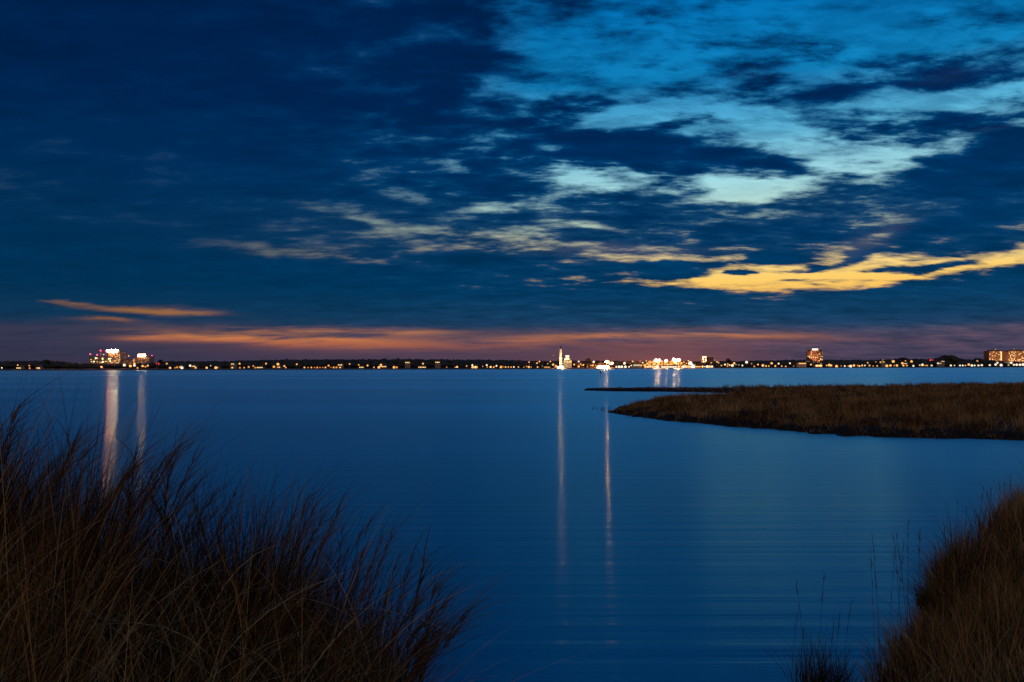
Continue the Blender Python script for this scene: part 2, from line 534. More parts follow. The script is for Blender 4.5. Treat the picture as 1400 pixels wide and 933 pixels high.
# treeline: a far-off wood that reads as one dark mass
_TP = [(-260, 494), (0, 494.5), (55, 493.8), (80, 494.5), (118, 497.5), (168, 498), (205, 496), (230, 494.5), (300, 494.2), (350, 493), (420, 492.2), (500, 491.8), (600, 491.8),
       (700, 493), (760, 494), (830, 493.8), (900, 495), (1000, 494.2), (1050, 493.2), (1085, 492.5), (1130, 492.3), (1180, 493), (1230, 491.2), (1262, 491.5), (1300, 489.3), (1325, 491.8),
       (1345, 492.2), (1362, 494), (1400, 495.5), (1700, 494)]
tp = lambda p: float(np.interp(p, [a[0] for a in _TP], [a[1] for a in _TP]))
ico = bmesh.new(); bmesh.ops.create_icosphere(ico, subdivisions=2, radius=1)
IV = np.array([v.co[:] for v in ico.verts]); IF = np.array([[v.index for v in f.verts] for f in ico.faces]); ico.free()
vs, fs, base = [], [], 0
OFFW = 170
p = -250.0
while p < 1650:
    for layer in range(3):
        off = OFFW + layer * 22 + rng.uniform(-8, 8) - (60 if layer == 0 else 0)
        D = shoreD(p) + off
        top = at(p, tp(p), D).z + rng.normal(0, 0.35) * (D / 1400)
        if layer == 0: top = ground(off) + (top - ground(off)) * rng.uniform(0.35, 0.8)
        g = ground(off)
        r = rng.uniform(5, 9) * D / 1300
        hz = (top - g) / 2
        nv = IV * (1 + 0.13 * rng.standard_normal((len(IV), 1)))
        q = nv * np.array([r, r, hz]) + np.array([(p - 700) / F * D + rng.uniform(-2, 2), D, g + hz])
        vs.append(q); fs.append(IF + base); base += len(IV)
    p += rng.uniform(2.0, 3.8)
wood = link('treeline', mesh_np('treeline', np.vstack(vs), np.vstack(fs), [M_WOOD]))
tag(wood, 'dark unbroken woods along the whole far shore', 'woods', kind='stuff')


# single trees that stand above the line
def far_tree(px, py, wpx, label, spread=1.0):
    off = 120
    D = shoreD(px) + off
    g = ground(off)
    top = at(px, py, D).z
    R = wpx / 2 / F * D
    r = empty('tree', ((px - 700) / F * D, D, g), label, 'tree', 'single trees standing out of the far treeline')
    h = top - g
    MB().ring([(0.5, -0.3), (0.4, h * 0.3), (0.2, h * 0.7)], 8).obj('trunk', M_BARK, r)
    q, f, bs = [], [], 0
    for k in range(60):
        t = rng.uniform(0.32, 1.0)
        rad = R * math.sin(math.pi * min(1, (t - 0.25) / 0.78)) ** 0.6 * rng.uniform(0.1, 1)
        an = rng.uniform(0, 6.28)
        s = R * rng.uniform(0.16, 0.3)
        nv = IV * (1 + 0.3 * rng.standard_normal((len(IV), 1))) * s
        q.append(nv + np.array([rad * math.cos(an), rad * math.sin(an), min(h * t, h - s * .6)])); f.append(IF + bs); bs += len(IV)
    link('crown', mesh_np('crown', np.vstack(q), np.vstack(f), [M_WOOD]), r)


far_tree(220, 492.6, 8, 'round tree standing above the woods right of the two sign-topped buildings')
far_tree(804, 490.3, 8, 'broad dark tree above the lamps, between stepped building and harbour')
far_tree(995, 490.8, 9, 'domed dark tree above the lights right of the lit narrow block')
far_tree(1297, 488.3, 26, 'widest dark tree crown, on the rise left of the apartment blocks')
far_tree(1235, 490.2, 16, 'tree crown bulging from the woods between round tower and red lights')
far_tree(1337, 491.0, 14, 'tree crown just left of the apartment blocks')
far_tree(64, 492.8, 12, 'low tree crown over the leftmost shore lights')

# ------------------------------------------------------------------ buildings


def windows(root, spec, mat, wpx, hpx, D, x0, z0, y):
    """lit windows: spec list of photo pixels relative to nothing; copies share one mesh"""
    w_, h_ = wpx / F * D, hpx / F * D
    me = MB().box(-w_ / 2, w_ / 2, -0.15, 0.1, -h_ / 2, h_ / 2).mesh('window', mat)
    for px, py in spec:
        q = at(px, py, D)
        link('window', me, root, (q.x - x0, y, q.z - z0))


def building(name, px0, px1, ptop, off, depth, wall, label, cat, roofh=0.6, group=None, roof=True):
    pc = (px0 + px1) / 2
    D = shoreD(pc) + off
    g = ground(off) - 0.4
    x0, x1 = (px0 - 700) / F * D, (px1 - 700) / F * D
    xc = (x0 + x1) / 2
    r = empty(name, (xc, D, g), label, cat, group)
    top = at(pc, ptop, D).z - g
    W = (x1 - x0) / 2
    b = MB().box(-W, W, 0, depth, 0, top)
    nst = max(1, int(top / 3.4))
    for k in range(1, nst):
        b.box(-W - 0.15, W + 0.15, -0.15, depth + 0.15, k * top / nst - 0.15, k * top / nst + 0.1)
    b.obj('wall', wall, r)
    if roof:
        MB().box(-W - 0.5, W + 0.5, -0.5, depth + 0.5, top + 0.003, top + roofh).obj('roof', M_ROOF, r)
    return r, D, xc, g, top, W


def px_z(px, py, D, g): return at(px, py, D).z - g


# sign-topped tower on the left, with its lower wing
r, D, xc, g, top, W = building('hotel_tower', 147.5, 165, 482.2, 260, 22, M_GREYW,
                               'tall left building full of lit windows with glowing white and red rooftop sign', 'building')
windows(r, [(151.5, 485.5), (156.7, 485), (163.5, 486), (153.5, 487.3), (158, 488.5), (163.6, 489), (150, 490.8), (160, 491), (162, 492.5), (158.5, 493.3), (163, 494),
            (147.9, 494), (156, 493), (161.5, 496), (154, 495.5), (157.3, 495), (160.4, 487.5), (152, 496), (159.5, 496.5), (164, 491.5)], G_WIN, 1.0, 0.9, D, xc, g, -0.12)
windows(r, [(148.5, 491), (151, 490.6), (150.8, 494), (154.8, 483.5)], G_WINB, 1.6, 1.0, D, xc, g, -0.12)
MB().box(*[(p - 700) / F * D - xc for p in (151.2, 161.0)], -1.2, -0.8, px_z(155, 481.6, D, g), px_z(155, 478.4, D, g)).obj('lit_sign', G_SIGN, r)
MB().ball(((147.9 - 700) / F * D - xc, -1, px_z(148, 480, D, g)), 2.0, 2).obj('red_sign', G_SIGNR, r)
MB().box(*[(p - 700) / F * D - xc for p in (146.5, 161.4)], -0.7, -0.3, top + 0.6, px_z(155, 481.9, D, g)).obj('sign_frame', M_STEEL, r)
MB().box(*[(p - 700) / F * D - xc for p in (161.7, 162.9)], -0.7, 0.5, top + 0.5, px_z(163, 479.5, D, g)).obj('roof_lamp', G_LAMP['warm', 2], r)

r, D, xc, g, top, W = building('hotel_wing', 121.5, 147.2, 488.3, 262, 16, M_GREYW,
                               'lower wing of lit windows joining the tall left building, with red roof beacons', 'building')
windows(r, [(124.5, 492), (130.5, 491), (133.5, 490), (140.5, 492), (125, 494.8), (128.5, 495), (133, 495), (137, 495.5), (144, 494.5), (146, 494.2), (139, 496)], G_WIN, 1.0, 1.0, D, xc, g, -0.12)
windows(r, [(131, 489.8), (140.3, 490.4), (128.4, 494.6), (140.7, 495)], G_WINB, 1.5, 1.3, D, xc, g, -0.12)
for p, y_ in ((136, 479.4), (143.2, 480), (131.2, 485.3), (140.2, 484.9), (121.8, 484.5)):
    x = (p - 700) / F * D - xc
    zt = px_z(p, y_, D, g)
    mst = MB().ring([(0.25, top), (0.12, zt)], 6, x, 4).obj('mast', M_STEEL, r)
    MB().ball((x, 4, zt), 1.15, 1).obj('beacon', G_LAMP['white', 1] if p in (140.2,) else G_BEAC, mst)

r, D, xc, g, top, W = building('office_building', 186, 204.5, 487.6, 250, 18, M_GREYW,
                               'dim second left building with a long white sign glowing on its roof', 'building')
windows(r, [(188.2, 489), (193.5, 494.5), (190, 492), (194, 496), (201, 492.5), (203, 490.5), (199, 495), (189, 496), (197, 491)], G_WIND, 1.0, 1.0, D, xc, g, -0.12)
MB().box(*[(p - 700) / F * D - xc for p in (189.2, 199.3)], -1.2, -0.8, px_z(195, 487.3, D, g), px_z(195, 484.9, D, g)).obj('lit_sign', G_SIGNB, r)
MB().ball(((207.0 - 700) / F * D - xc, 2, px_z(207, 486.5, D, g)), 0.8, 1).obj('beacon', G_BEAC, r)
MB().ring([(0.3, 0), (0.15, px_z(207, 486.5, D, g))], 6, (207.0 - 700) / F * D - xc, 2).obj('mast', M_STEEL, r)
r, D, xc, g, top, W = building('apartment_building', 168, 182, 491.2, 245, 14, M_GREYW,
                               'low dim building between the two sign-topped buildings on the left', 'building')
windows(r, [(173.8, 494), (170, 495.5), (178, 496), (181, 493.5)], G_WIND, 0.9, 0.9, D, xc, g, -0.12)
MB().ring([(0.2, top + .6), (0.1, px_z(174, 487, D, g))], 6, 0, 3).obj('mast', M_STEEL, r)
MB().ball((0, 3, px_z(174, 486.8, D, g)), 1.2, 1).obj('roof_lamp', G_LAMP['warm', 2], r)

# floodlit white tower
D = shoreD(766.5) + 60
g = ground(60)
p0 = at(766.5, 506, D)
tw = empty('floodlit_tower', (p0.x, D, g), 'slender white tower lit from below with a dark pointed cap', 'tower')
zt, zc_ = at(766.5, 475.8, D).z - g, at(766.5, 472.4, D).z - g
MB().ring([(2.9, -0.5), (2.9, 2.5), (2.6, 2.6), (2.35, zt * 0.5), (1.95, zt - 1.4)], 8, ph=math.pi / 8).obj('shaft', M_WHITEW, tw)
MB().ring([(2.4, zt - 1.39), (2.4, zt - 0.7), (1.5, zt - 0.6), (1.35, zt + 0.5), (0.1, zc_)], 8, ph=math.pi / 8).obj('cap', M_ROOF, tw)


def flood(name, parent, loc, target, energy, col, size=0.5, spot=70):
    l = bpy.data.lights.new(name, 'SPOT'); l.energy = energy; l.color = col; l.shadow_soft_size = size
    l.spot_size = math.radians(spot); l.spot_blend = 0.6
    o = bpy.data.objects.new(name, l); COL.objects.link(o)
    o.parent = parent; o.location = loc
    o.rotation_euler = (Vector(target) - Vector(loc)).to_track_quat('-Z', 'Y').to_euler()
    return o


flood('floodlight', tw, (1.5, -12, 5), (0, 0, 14), 22000, (1, 0.74, 0.36), 0.4, 80)
flood('floodlight', tw, (-1.5, -16, 4), (0, 0, 25), 40000, (1, 0.70, 0.32), 0.4, 40)

# stepped building beside it
D = shoreD(776) + 70; g = ground(70)
p0 = at(776, 506, D)
sb = empty('stepped_building', (p0.x, D, g), 'small stepped building with white lit crown right of the white tower', 'building')
zs = [at(776, y_, D).z - g for y_ in (492.6, 490, 487.9, 486)]
k = D / F
MB().box(-5.5 * k, 5.5 * k, 0, 14, -0.5, zs[0]).box(-4 * k, 4 * k, 1.5, 12, zs[0], zs[1]).box(-2.8 * k, 2.8 * k, 3, 10, zs[1], zs[2]).obj('wall', M_WHITEW, sb)
MB().box(-2.5 * k, 2.5 * k, 3.3, 9.5, zs[2], zs[3]).obj('lit_crown', G_LAMP['white', 2], sb)
MB().box(-2.8 * k, 2.8 * k, 3, 10, zs[3] + .01, zs[3] + 0.5).obj('roof', M_ROOF, sb)
windows(sb, [(772.5, 491.5), (775, 491.2), (777.2, 491.5), (774.5, 489), (776.8, 489.1)], G_WINB, 1.3, 1.1, D, p0.x, g, -0.12)
windows(sb, [(779, 494.6), (781, 494.8), (772, 494.2), (776, 495)], G_WIN, 1.2, 1.1, D, p0.x, g, -0.12)
flood('floodlight', sb, (0, -18, 4), (0, 2, 12), 7000, (1, 0.6, 0.25), 0.5, 90)

# harbour office block, lit on its left half
r, D, xc, g, top, W = building('harbour_block', 960, 966, 487, 120, 12, M_CONC, 'narrow lit block standing right of the brightest harbour lights', 'building')
windows(r, [(961, 488.3), (963, 488), (965, 488.4), (961.2, 490), (964.8, 491.5), (961.5, 492), (965, 493.5), (962, 494.6)], G_WINB, 1.4, 1.2, D, xc, g, -0.12)
r, D, xc, g, top, W = building('grain_silo', 967, 975.5, 489.2, 140, 14, M_BRICK, 'unlit brown block beside the narrow lit block', 'building')

# round tower hotel
D = shoreD(1113.5) + 200; g = ground(200)
p0 = at(1113.5, 506, D)
rt = empty('round_tower', (p0.x, D, g), 'round reddish tower of many storeys with a lit sign near its top', 'building')
Rr = 10.3 / F * D
zt = at(1113, 478.3, D).z - g
pr = []
nst = 14
for i in range(nst):
    a, b_ = -0.5 + i * (zt - 4) / nst, -0.5 + (i + 1) * (zt - 4) / nst
    pr += [(Rr, a), (Rr, b_ - 0.5), (Rr + 0.7, b_ - 0.48), (Rr + 0.7, b_ - 0.02)]
MB().ring(pr, 40).obj('wall', M_BRICK, rt)
MB().ring([(Rr * 0.86, zt - 4.49), (Rr * 0.86, zt - 0.5)], 40).obj('crown_wall', M_BRICK, rt)
MB().ring([(Rr * 0.9, zt - 0.49), (Rr * 0.9, zt + 0.3), (Rr * 0.4, zt + 1.2)], 40).obj('roof', M_ROOF, rt)
sx = [(p - 700) / F * D - p0.x for p in (1106.3, 1114.3)]
MB().box(sx[0], sx[1], -Rr - 1.2, -Rr - 0.8, px_z(1110, 479.2, D, g), px_z(1110, 477.4, D, g)).obj('lit_sign', G_LAMP['white', 3], rt)
w_ = 1.0 / F * D
me = MB().box(-w_ / 2, w_ / 2, -0.2, 0.2, -w_ * .45, w_ * .45).mesh('window', G_WIN)
me2 = MB().box(-w_ / 2, w_ / 2, -0.2, 0.2, -w_ * .45, w_ * .45).mesh('window', G_WIND)
for i in range(nst):
    for j in range(-5, 6):
        u = rng.random()
        if u > 0.42: continue
        th = j * 0.25
        o = link('window', me if u < 0.2 else me2, rt, ((Rr + 0.1) * math.sin(th), -(Rr + 0.1) * math.cos(th), -0.5 + (i + 0.45) * (zt - 4) / nst))
        o.rotation_euler = (0, 0, th)
bc = MB().ring([(0.3, zt - 1), (0.15, zt + 2.2)], 6, Rr * .8, 0).obj('mast', M_STEEL, rt)
MB().ball((Rr * .8, 0, zt + 2.2), 1.1, 1).obj('beacon', G_LAMP['red', 1], bc)
for s in (-1, 1):
    flood('floodlight', rt, (s * 30, -55, 3), (s * 6, 0, 24), 170000, (1, 0.48, 0.28), 1.0, 75)

# apartment blocks on the right
for args in ((1352.2, 1371, 480.4, 'tan apartment block with an amber lit stair strip, left of the two on the right', 1),
             (1378.6, 1404, 480.0, 'wider apartment block with many amber lit windows at the right edge', 2)):
    a0, a1, pt, lab, which = args
    r, D, xc, g, top, W = building('apartment_block', a0, a1, pt, 240, 24, M_BRICK, lab, 'building', roof=False)
    MB().box(-W - .6, W + .6, -.6, 24.6, top + .003, top + .7).prism([(-W * .7, top + .71), (W * .7, top + .71), (W * .35, top + 4.2), (-W * .35, top + 4.2)], 3, 21).obj('roof', M_ROOF, r)
    spec, dim = [], []
    y_ = 481.6
    while y_ < 493.5:
        x_ = a0 + 1.2
        while x_ < a1 - 0.6:
            u = rng.random()
            pr_ = 0.30 if which == 1 else 0.52
            if u < pr_ * 0.6: spec.append((x_ + rng.uniform(-.2, .2), y_))
            elif u < pr_: dim.append((x_, y_))
            x_ += 1.75
        y_ += 1.7
    windows(r, spec, G_WIN, 0.95, 0.9, D, xc, g, -0.12)
    windows(r, dim, G_WIND, 0.95, 0.9, D, xc, g, -0.12)
    if which == 1:
        z0_, z1_ = px_z(1369, 493, D, g), px_z(1369, 481, D, g)
        xs = (1368.8 - 700) / F * D - xc
        MB().box(xs - 1.1, xs + 1.1, -0.5, -0.1, z0_, z1_).obj('stair_window', G_WIN, r)
    bx_ = (1363.5 if which == 1 else 1388.5)
    xb = (bx_ - 700) / F * D - xc
    mst = MB().ring([(0.3, top + 1), (0.15, px_z(bx_, 478, D, g))], 6, xb, 8).obj('mast', M_STEEL, r)
    MB().ball((xb, 8, px_z(bx_, 478, D, g)), 1.3, 1).obj('roof_lamp', G_LAMP['white', 1], mst)
    flood('floodlight', r, (0, -70, 12), (0, 0, 18), 170000, (1, 0.55, 0.26), 1.0, 70)
r, D, xc, g, top, W = building('link_block', 1371.3, 1378.3, 480.9, 246, 18, M_BRICK, 'unlit brown block joining the two apartment blocks', 'building')


# low waterfront sheds, lit from inside
def shed(px0, px1, py, hpx, col, lv, label, roofm=M_ROOF):
    pc = (px0 + px1) / 2
    off = 18
    D = shoreD(pc) + off; g = ground(off)
    q = at(pc, py, D)
    k = D / F
    W = (px1 - px0) / 2 * k
    zm = max(q.z - g, 1.6)
    hh = max(hpx * k / 2, 0.8)
    r = empty('quay_shed', (q.x, D, g), label, 'shed', 'lit sheds along the harbour quay')
    MB().box(-W - 1, W + 1, 0.3, 12, -0.5, zm + hh + 0.6).obj('wall', M_CONC, r)
    MB().prism([(-W - 2, zm + hh + .61), (W + 2, zm + hh + .61), (W + 1, zm + hh + 1.9), (-W - 1, zm + hh + 1.9)], -0.6, 12.6).obj('roof', roofm, r)
    n_ = max(2, int((px1 - px0) / 3.2))
    me = MB().box(-W / n_ * .85, W / n_ * .85, -0.2, 0.28, -hh, hh).mesh('lit_door', G_PORCH if lv == 4 else G_LAMP[col, lv])
    for i in range(n_):
        link('lit_door', me, r, (-W + (i + .5) * 2 * W / n_, 0, zm))


shed(818, 832, 501.8, 1.8, 'white', 4, 'short glowing white quay shed between the white tower and harbour')
shed(904, 926, 501.9, 1.6, 'white', 2, 'longest glowing quay shed beneath the brightest mast lights')
shed(866, 875, 499.6, 1.6, 'white', 1, 'pale lit shed just left of the harbour masts')
shed(945, 958, 501.6, 1.3, 'warm', 2, 'warm lit quay shed left of the narrow lit block')
shed(1092, 1102, 497.2, 1.3, 'warm', 2, 'warm lit shed at the left foot of the round tower')
shed(1115, 1124, 500.2, 1.8, 'warm', 3, 'bright lit shed at the right foot of the round tower')
shed(744, 752, 504.2, 1.0, 'warm', 1, 'faint lit boathouse left of the white tower at the water')
shed(763, 770, 502.3, 1.6, 'warm', 4, 'bright lit porch at the foot of the white tower')


# small houses in the woods with lit windows
def house(px, py, nwin, label, group, big=1.0):
    off = 55
    D = shoreD(px) + off; g = ground(off)
    k = D / F
    q = at(px, py, D)
    zw = max(1.5, q.z - g)
    W = max(4.0, nwin * 2.3 * k / 2 * big)
    r = empty('house', (q.x, D, g), label, 'house', group)
    MB().box(-W, W, 0, 8, -1, zw + 1.4).obj('wall', M_GREYW, r)
    MB().prism([(-W - .6, zw + 1.41), (W + .6, zw + 1.41), (0, zw + 3.8)], -.5, 8.5).obj('roof', M_ROOF, r)
    me = MB().box(-.6, .6, -.2, .1, -.6, .6).mesh('window', G_WIN)
    for i in range(nwin):
        link('window', me, r, ((i - (nwin - 1) / 2) * 2.1 * k * big, -.05, zw))


GA = 'houses with lit windows in the woods left of the white tower'
for px, py, nw in ((25.5, 503.7, 3), (52, 504.5, 2), (247, 502, 2), (265, 501, 2), (296, 504.2, 2), (318, 498, 2), (355, 503, 4), (381, 502.3, 2),
                   (465, 499.2, 3), (494, 503, 3), (524, 501.5, 4), (557, 496, 3), (598, 495.6, 3), (577, 502.7, 5)):
    house(px, py, nw, 'small house with lit windows low in the woods left of the white tower', GA)
GB = 'houses with lit windows between the round tower and the apartment blocks'
for px, py, nw in ((1208, 495, 2), (1238, 497.2, 3), (1285, 497, 3), (1261, 499.5, 2), (1289, 494.3, 3), (1340, 499.7, 3)):
    house(px, py, nw, 'small house with lit windows between round tower and apartment blocks', GB, 0.7)

# ------------------------------------------------------------------ lamps
LAMPS = {}


def lamp_mesh(kind, lv, hgt, rad):
    key = (kind, lv, round(hgt / 1.5), round(rad, 1))
    if key not in LAMPS:
        hq = round(hgt / 1.5) * 1.5
        b = MB(); b.mi = 0
        b.ring([(0.22, -hq - 1.5), (0.12, -rad * .9)], 6)
        b.ring([(rad * .35, -rad * .95), (rad * .35, -rad * .7)], 8)
        b.mi = 1
        b.ball((0, 0, 0), rad, 1)
        LAMPS[key] = b.mesh('street_lamp', [M_STEEL, G_LAMP[kind, lv]])
    return LAMPS[key]


STRETCH = [
    (0, 115, 'far-left shore lamp on dark land left of the sign-topped buildings'),
    (115, 235, 'shore lamp beneath or beside the two sign-topped buildings'),
    (235, 480, 'warm lamp on the dark wooded left half of the far shore'),
    (480, 700, 'lamp on the wooded shore between left woods and the white tower'),
    (700, 800, 'town lamp close around the foot of the white tower'),
    (800, 885, 'waterfront lamp between the white tower and harbour masts'),
    (885, 1000, 'bright harbour lamp around and below the tall mast lights'),
    (1000, 1095, 'shore lamp between the harbour and the round tower'),
    (1095, 1200, 'shore lamp around and just right of the round tower'),
    (1200, 1345, 'shore lamp between the round tower and apartment blocks'),
    (1345, 1420, 'white shore lamp below the right apartment blocks')]


def lamp(px, py, kind='warm', lv=2, rad=None):
    off = 12 + (max(0, 504 - py)) * 6
    off = min(off, 95)
    D = shoreD(px) + off
    q = at(px, py, D)
    g = ground(off)
    rad = (rad or {1: 1.1, 2: 1.5, 3: 2.0, 4: 2.2}[lv]) * D / 1250 * rng.choice([.75, .9, 1.0, 1.25, 1.5])
    q.z = max(q.z, g + 2.0)
    o = link('street_lamp', lamp_mesh(kind, lv, q.z - g, rad), None, q)
    for a, b_, lab in STRETCH:
        if a <= px < b_ or (px >= 1400 and b_ > 1400):
            if kind == 'red':
                tag(o, 'red' + ' signal lamp on the shore, ' + ('right of the two sign-topped buildings' if px < 700 else 'left of the apartment blocks'), 'lamp', 'red shore lamps')
            else:
                tag(o, lab, 'lamp', 'lamps: ' + lab)
            break


def batch(x0, pts):
    for t in pts:
        X, Y = t[0], t[1]
        lv = t[2] if len(t) > 2 else (1 if rng.random() < 0.4 else 2)
        kd = t[3] if len(t) > 3 else ('amber' if (x0 < 700 and rng.random() < .35) else 'white' if rng.random() < 0.25 else 'warm')
        lamp(x0 + X / 4, 440 + Y / 4, kd, lv)


batch(0, [(10, 253), (97, 238), (160, 241), (162, 255), (205, 258, 2), (215, 258, 1), (555, 248, 2, 'warm'), (680, 238), (713, 243), (735, 240, 2), (735, 230, 2), (752, 259, 2),
          (780, 243, 2), (795, 247, 2), (808, 241, 2), (855, 230, 1, 'red'), (868, 230, 1, 'red'), (912, 230, 1), (930, 257, 2), (957, 258), (968, 250), (990, 243), (995, 255, 2),
          (1040, 241), (1070, 253), (1130, 255, 2), (1152, 241, 1), (1180, 257, 2), (1270, 255), (1310, 230, 2), (1312, 260), (1335, 258), (1360, 248), (1385, 243), (1395, 258)])
batch(350, [(55, 230, 2), (98, 247), (120, 233, 2), (155, 243), (163, 258), (223, 233, 2), (265, 251), (285, 257), (303, 252, 2), (320, 257), (335, 257), (350, 253, 1), (365, 255, 1),
            (380, 252, 1), (397, 241, 2), (410, 252, 1), (425, 252, 1), (440, 252, 1), (460, 255), (512, 232, 2), (562, 237, 2), (610, 240), (645, 251), (672, 250), (683, 237, 2),
            (755, 252), (770, 254), (913, 230, 2), (1043, 250, 1), (1090, 255, 1), (1100, 248, 3, 'amber'), (1152, 243, 1), (1183, 238, 2, 'white'), (1185, 252, 2), (1185, 262, 1), (1200, 250, 3, 'warm'),
            (1207, 255, 2), (1240, 245, 1), (1262, 238, 2, 'white'), (1265, 252, 1), (1283, 248, 3, 'warm'), (1300, 255, 2, 'amber'), (1315, 242, 2, 'white'), (1340, 250), (1355, 247), (1365, 250), (1380, 250), (1395, 250)])
batch(700, [(10, 248, 2), (35, 252), (65, 250), (93, 222, 2), (80, 245), (92, 252, 2), (105, 250), (137, 227, 2), (150, 218, 2), (140, 252), (165, 243), (195, 230), (210, 218, 2), (197, 252),
            (225, 235), (240, 243, 2), (262, 245, 2), (310, 225, 2), (320, 220, 2), (340, 235, 2), (365, 218, 2), (365, 245, 2), (375, 232), (390, 237, 2), (413, 245), (430, 240), (447, 220, 2),
            (440, 240, 2), (480, 240), (460, 243), (530, 220, 2), (535, 230), (547, 228, 3), (570, 250, 2, 'white'), (585, 250, 2, 'white'), (600, 250, 2, 'white'), (615, 228), (620, 250, 2, 'white'), (640, 250, 2, 'white'), (660, 218, 2),
            (652, 240), (705, 240), (715, 225, 2), (735, 215, 2), (740, 230), (760, 225), (800, 225, 3), (850, 235, 2), (835, 228, 2), (780, 226, 2, 'amber'), (820, 232, 2, 'amber'),
            (890, 225, 3), (900, 230, 3), (925, 228, 2), (940, 222, 2, 'amber'), (965, 215, 2), (975, 228, 3), (955, 228, 2), (985, 235, 2), (1000, 238, 2), (870, 230, 2, 'amber'), (860, 222, 2, 'amber'), (912, 222, 2, 'amber'),
            (1090, 225), (1110, 210), (1130, 225), (1145, 240), (1165, 235, 2), (1180, 232, 1), (1190, 238, 2), (1205, 240, 2), (1215, 228), (1225, 235), (1240, 237), (1260, 240), (1283, 222, 2),
            (1310, 230), (1325, 245), (1345, 235), (1372, 240), (1390, 243)])
batch(700, [(730 + 13 * i, 248 + (i % 2), 3 if i in (5, 20, 23, 24) else 2, 'white' if i % 3 else 'warm') for i in range(29) if not (6 <= i <= 13)])
batch(1050, [(5, 243), (20, 228), (40, 243), (58, 230, 2), (75, 243, 2), (97, 245), (120, 228), (140, 243), (235, 235), (290, 235, 2), (320, 240, 2), (335, 238, 2), (345, 240), (375, 244), (400, 242, 1, 'amber'),
             (420, 243, 2, 'white'), (440, 242), (452, 244), (470, 240, 2), (490, 240), (500, 243), (515, 240, 2), (530, 240), (545, 225, 2), (555, 240), (575, 243), (590, 220), (597, 242), (615, 222), (627, 215, 2, 'amber'),
             (650, 242, 2), (670, 240, 2), (685, 218), (690, 240), (705, 240), (735, 228, 2), (740, 240, 2), (752, 215, 1), (760, 240), (785, 218), (795, 242, 2, 'white'), (830, 238, 2), (845, 236), (860, 240), (870, 240),
             (888, 210, 2, 'red'), (900, 210, 1, 'red'), (895, 240, 1, 'white'), (930, 228), (1000, 240, 2, 'white'), (1020, 240, 1, 'white'), (1050, 240, 2, 'white'), (1065, 240, 2, 'white'), (1080, 240, 1, 'white'), (1098, 235, 2),
             (1115, 240, 2, 'white'), (1130, 240, 2), (1145, 215, 1), (1150, 240, 2, 'white'), (1170, 238, 2), (1213, 238, 2, 'white'), (1245, 235, 2, 'white'), (1255, 225, 2, 'white'), (1275, 238, 2, 'white'), (1315, 238, 1, 'white'),
             (1330, 225, 2, 'white'), (1345, 236, 2, 'white'), (1360, 236, 2, 'white'), (1378, 236, 2), (1395, 235, 2, 'white')])

for i in range(40):
    lamp(rng.choice([rng.uniform(862, 1000), rng.uniform(885, 950)]), rng.uniform(493.5, 501.5), 'amber' if i % 3 else 'warm', 1 if i % 2 else 2)

# tall harbour floodlight masts
for px, py, wd, lab in ((896.8, 492.3, 1, 'leftmost of the brightest amber harbour masts, beside a twin mast'), (900.8, 492.6, 1, 'bright amber harbour mast just right of the leftmost one'),
                        (910.6, 493, .8, 'single amber harbour mast standing alone between the two mast pairs'), (921.5, 491.8, 1.1, 'left mast of the brightest harbour trio'),
                        (924.3, 493.2, 1, 'middle and lowest mast of the brightest harbour trio'), (927.8, 492.2, 1.0, 'right mast of the brightest harbour trio'),
                        (829.5, 494.2, .95, 'lone bright mast above the white quay shed, right of the white tower')):
    off = 70
    D = shoreD(px) + off; g = ground(off)
    q = at(px, py, D)
    r = empty('floodlight_mast', (q.x, D, g), lab, 'floodlight', 'tall harbour floodlight masts')
    hh = q.z - g
    MB().ring([(0.5, -.5), (0.25, hh)], 8).obj('pole', M_STEEL, r)
    MB().box(-2.2 * wd, 2.2 * wd, -.25, .25, hh - .2, hh + .2).obj('crossbar', M_STEEL, r)
    me = MB().ball((0, 0, 0), 1.4 * wd, 1).mesh('lamp_head', G_FLOOD)
    for s in (-1.5, 0, 1.5):
        link('lamp_head', me, r, (s * wd, -1.0, hh - .9 + (0.9 if s == 0 else 0)))
D = shoreD(756) + 90; g = ground(90)
q = at(756.5, 486.5, D)
r = empty('radio_mast', (q.x, D, g), 'thin mast with a dim red light left of the white tower', 'mast')
MB().ring([(0.35, -.5), (0.12, q.z - g)], 6).obj('pole', M_STEEL, r)
MB().ball((0, 0, q.z - g), .9, 1).obj('beacon', glow('dim_red_beacon', (1, .22, .12), .8), r)

# channel marker in the water
D = 330
q = at(821.5, 513, D)
cm = empty('channel_marker', (q.x, D, 0), 'dark channel marker post standing in water below the harbour lights', 'marker')
MB().ring([(0.16, -1), (0.13, 1.9)], 8).obj('post', M_STEEL, cm)
MB().box(-.45, .45, -.19, -.15, 1.1, 1.9).obj('daymark', M_ROOF, cm)


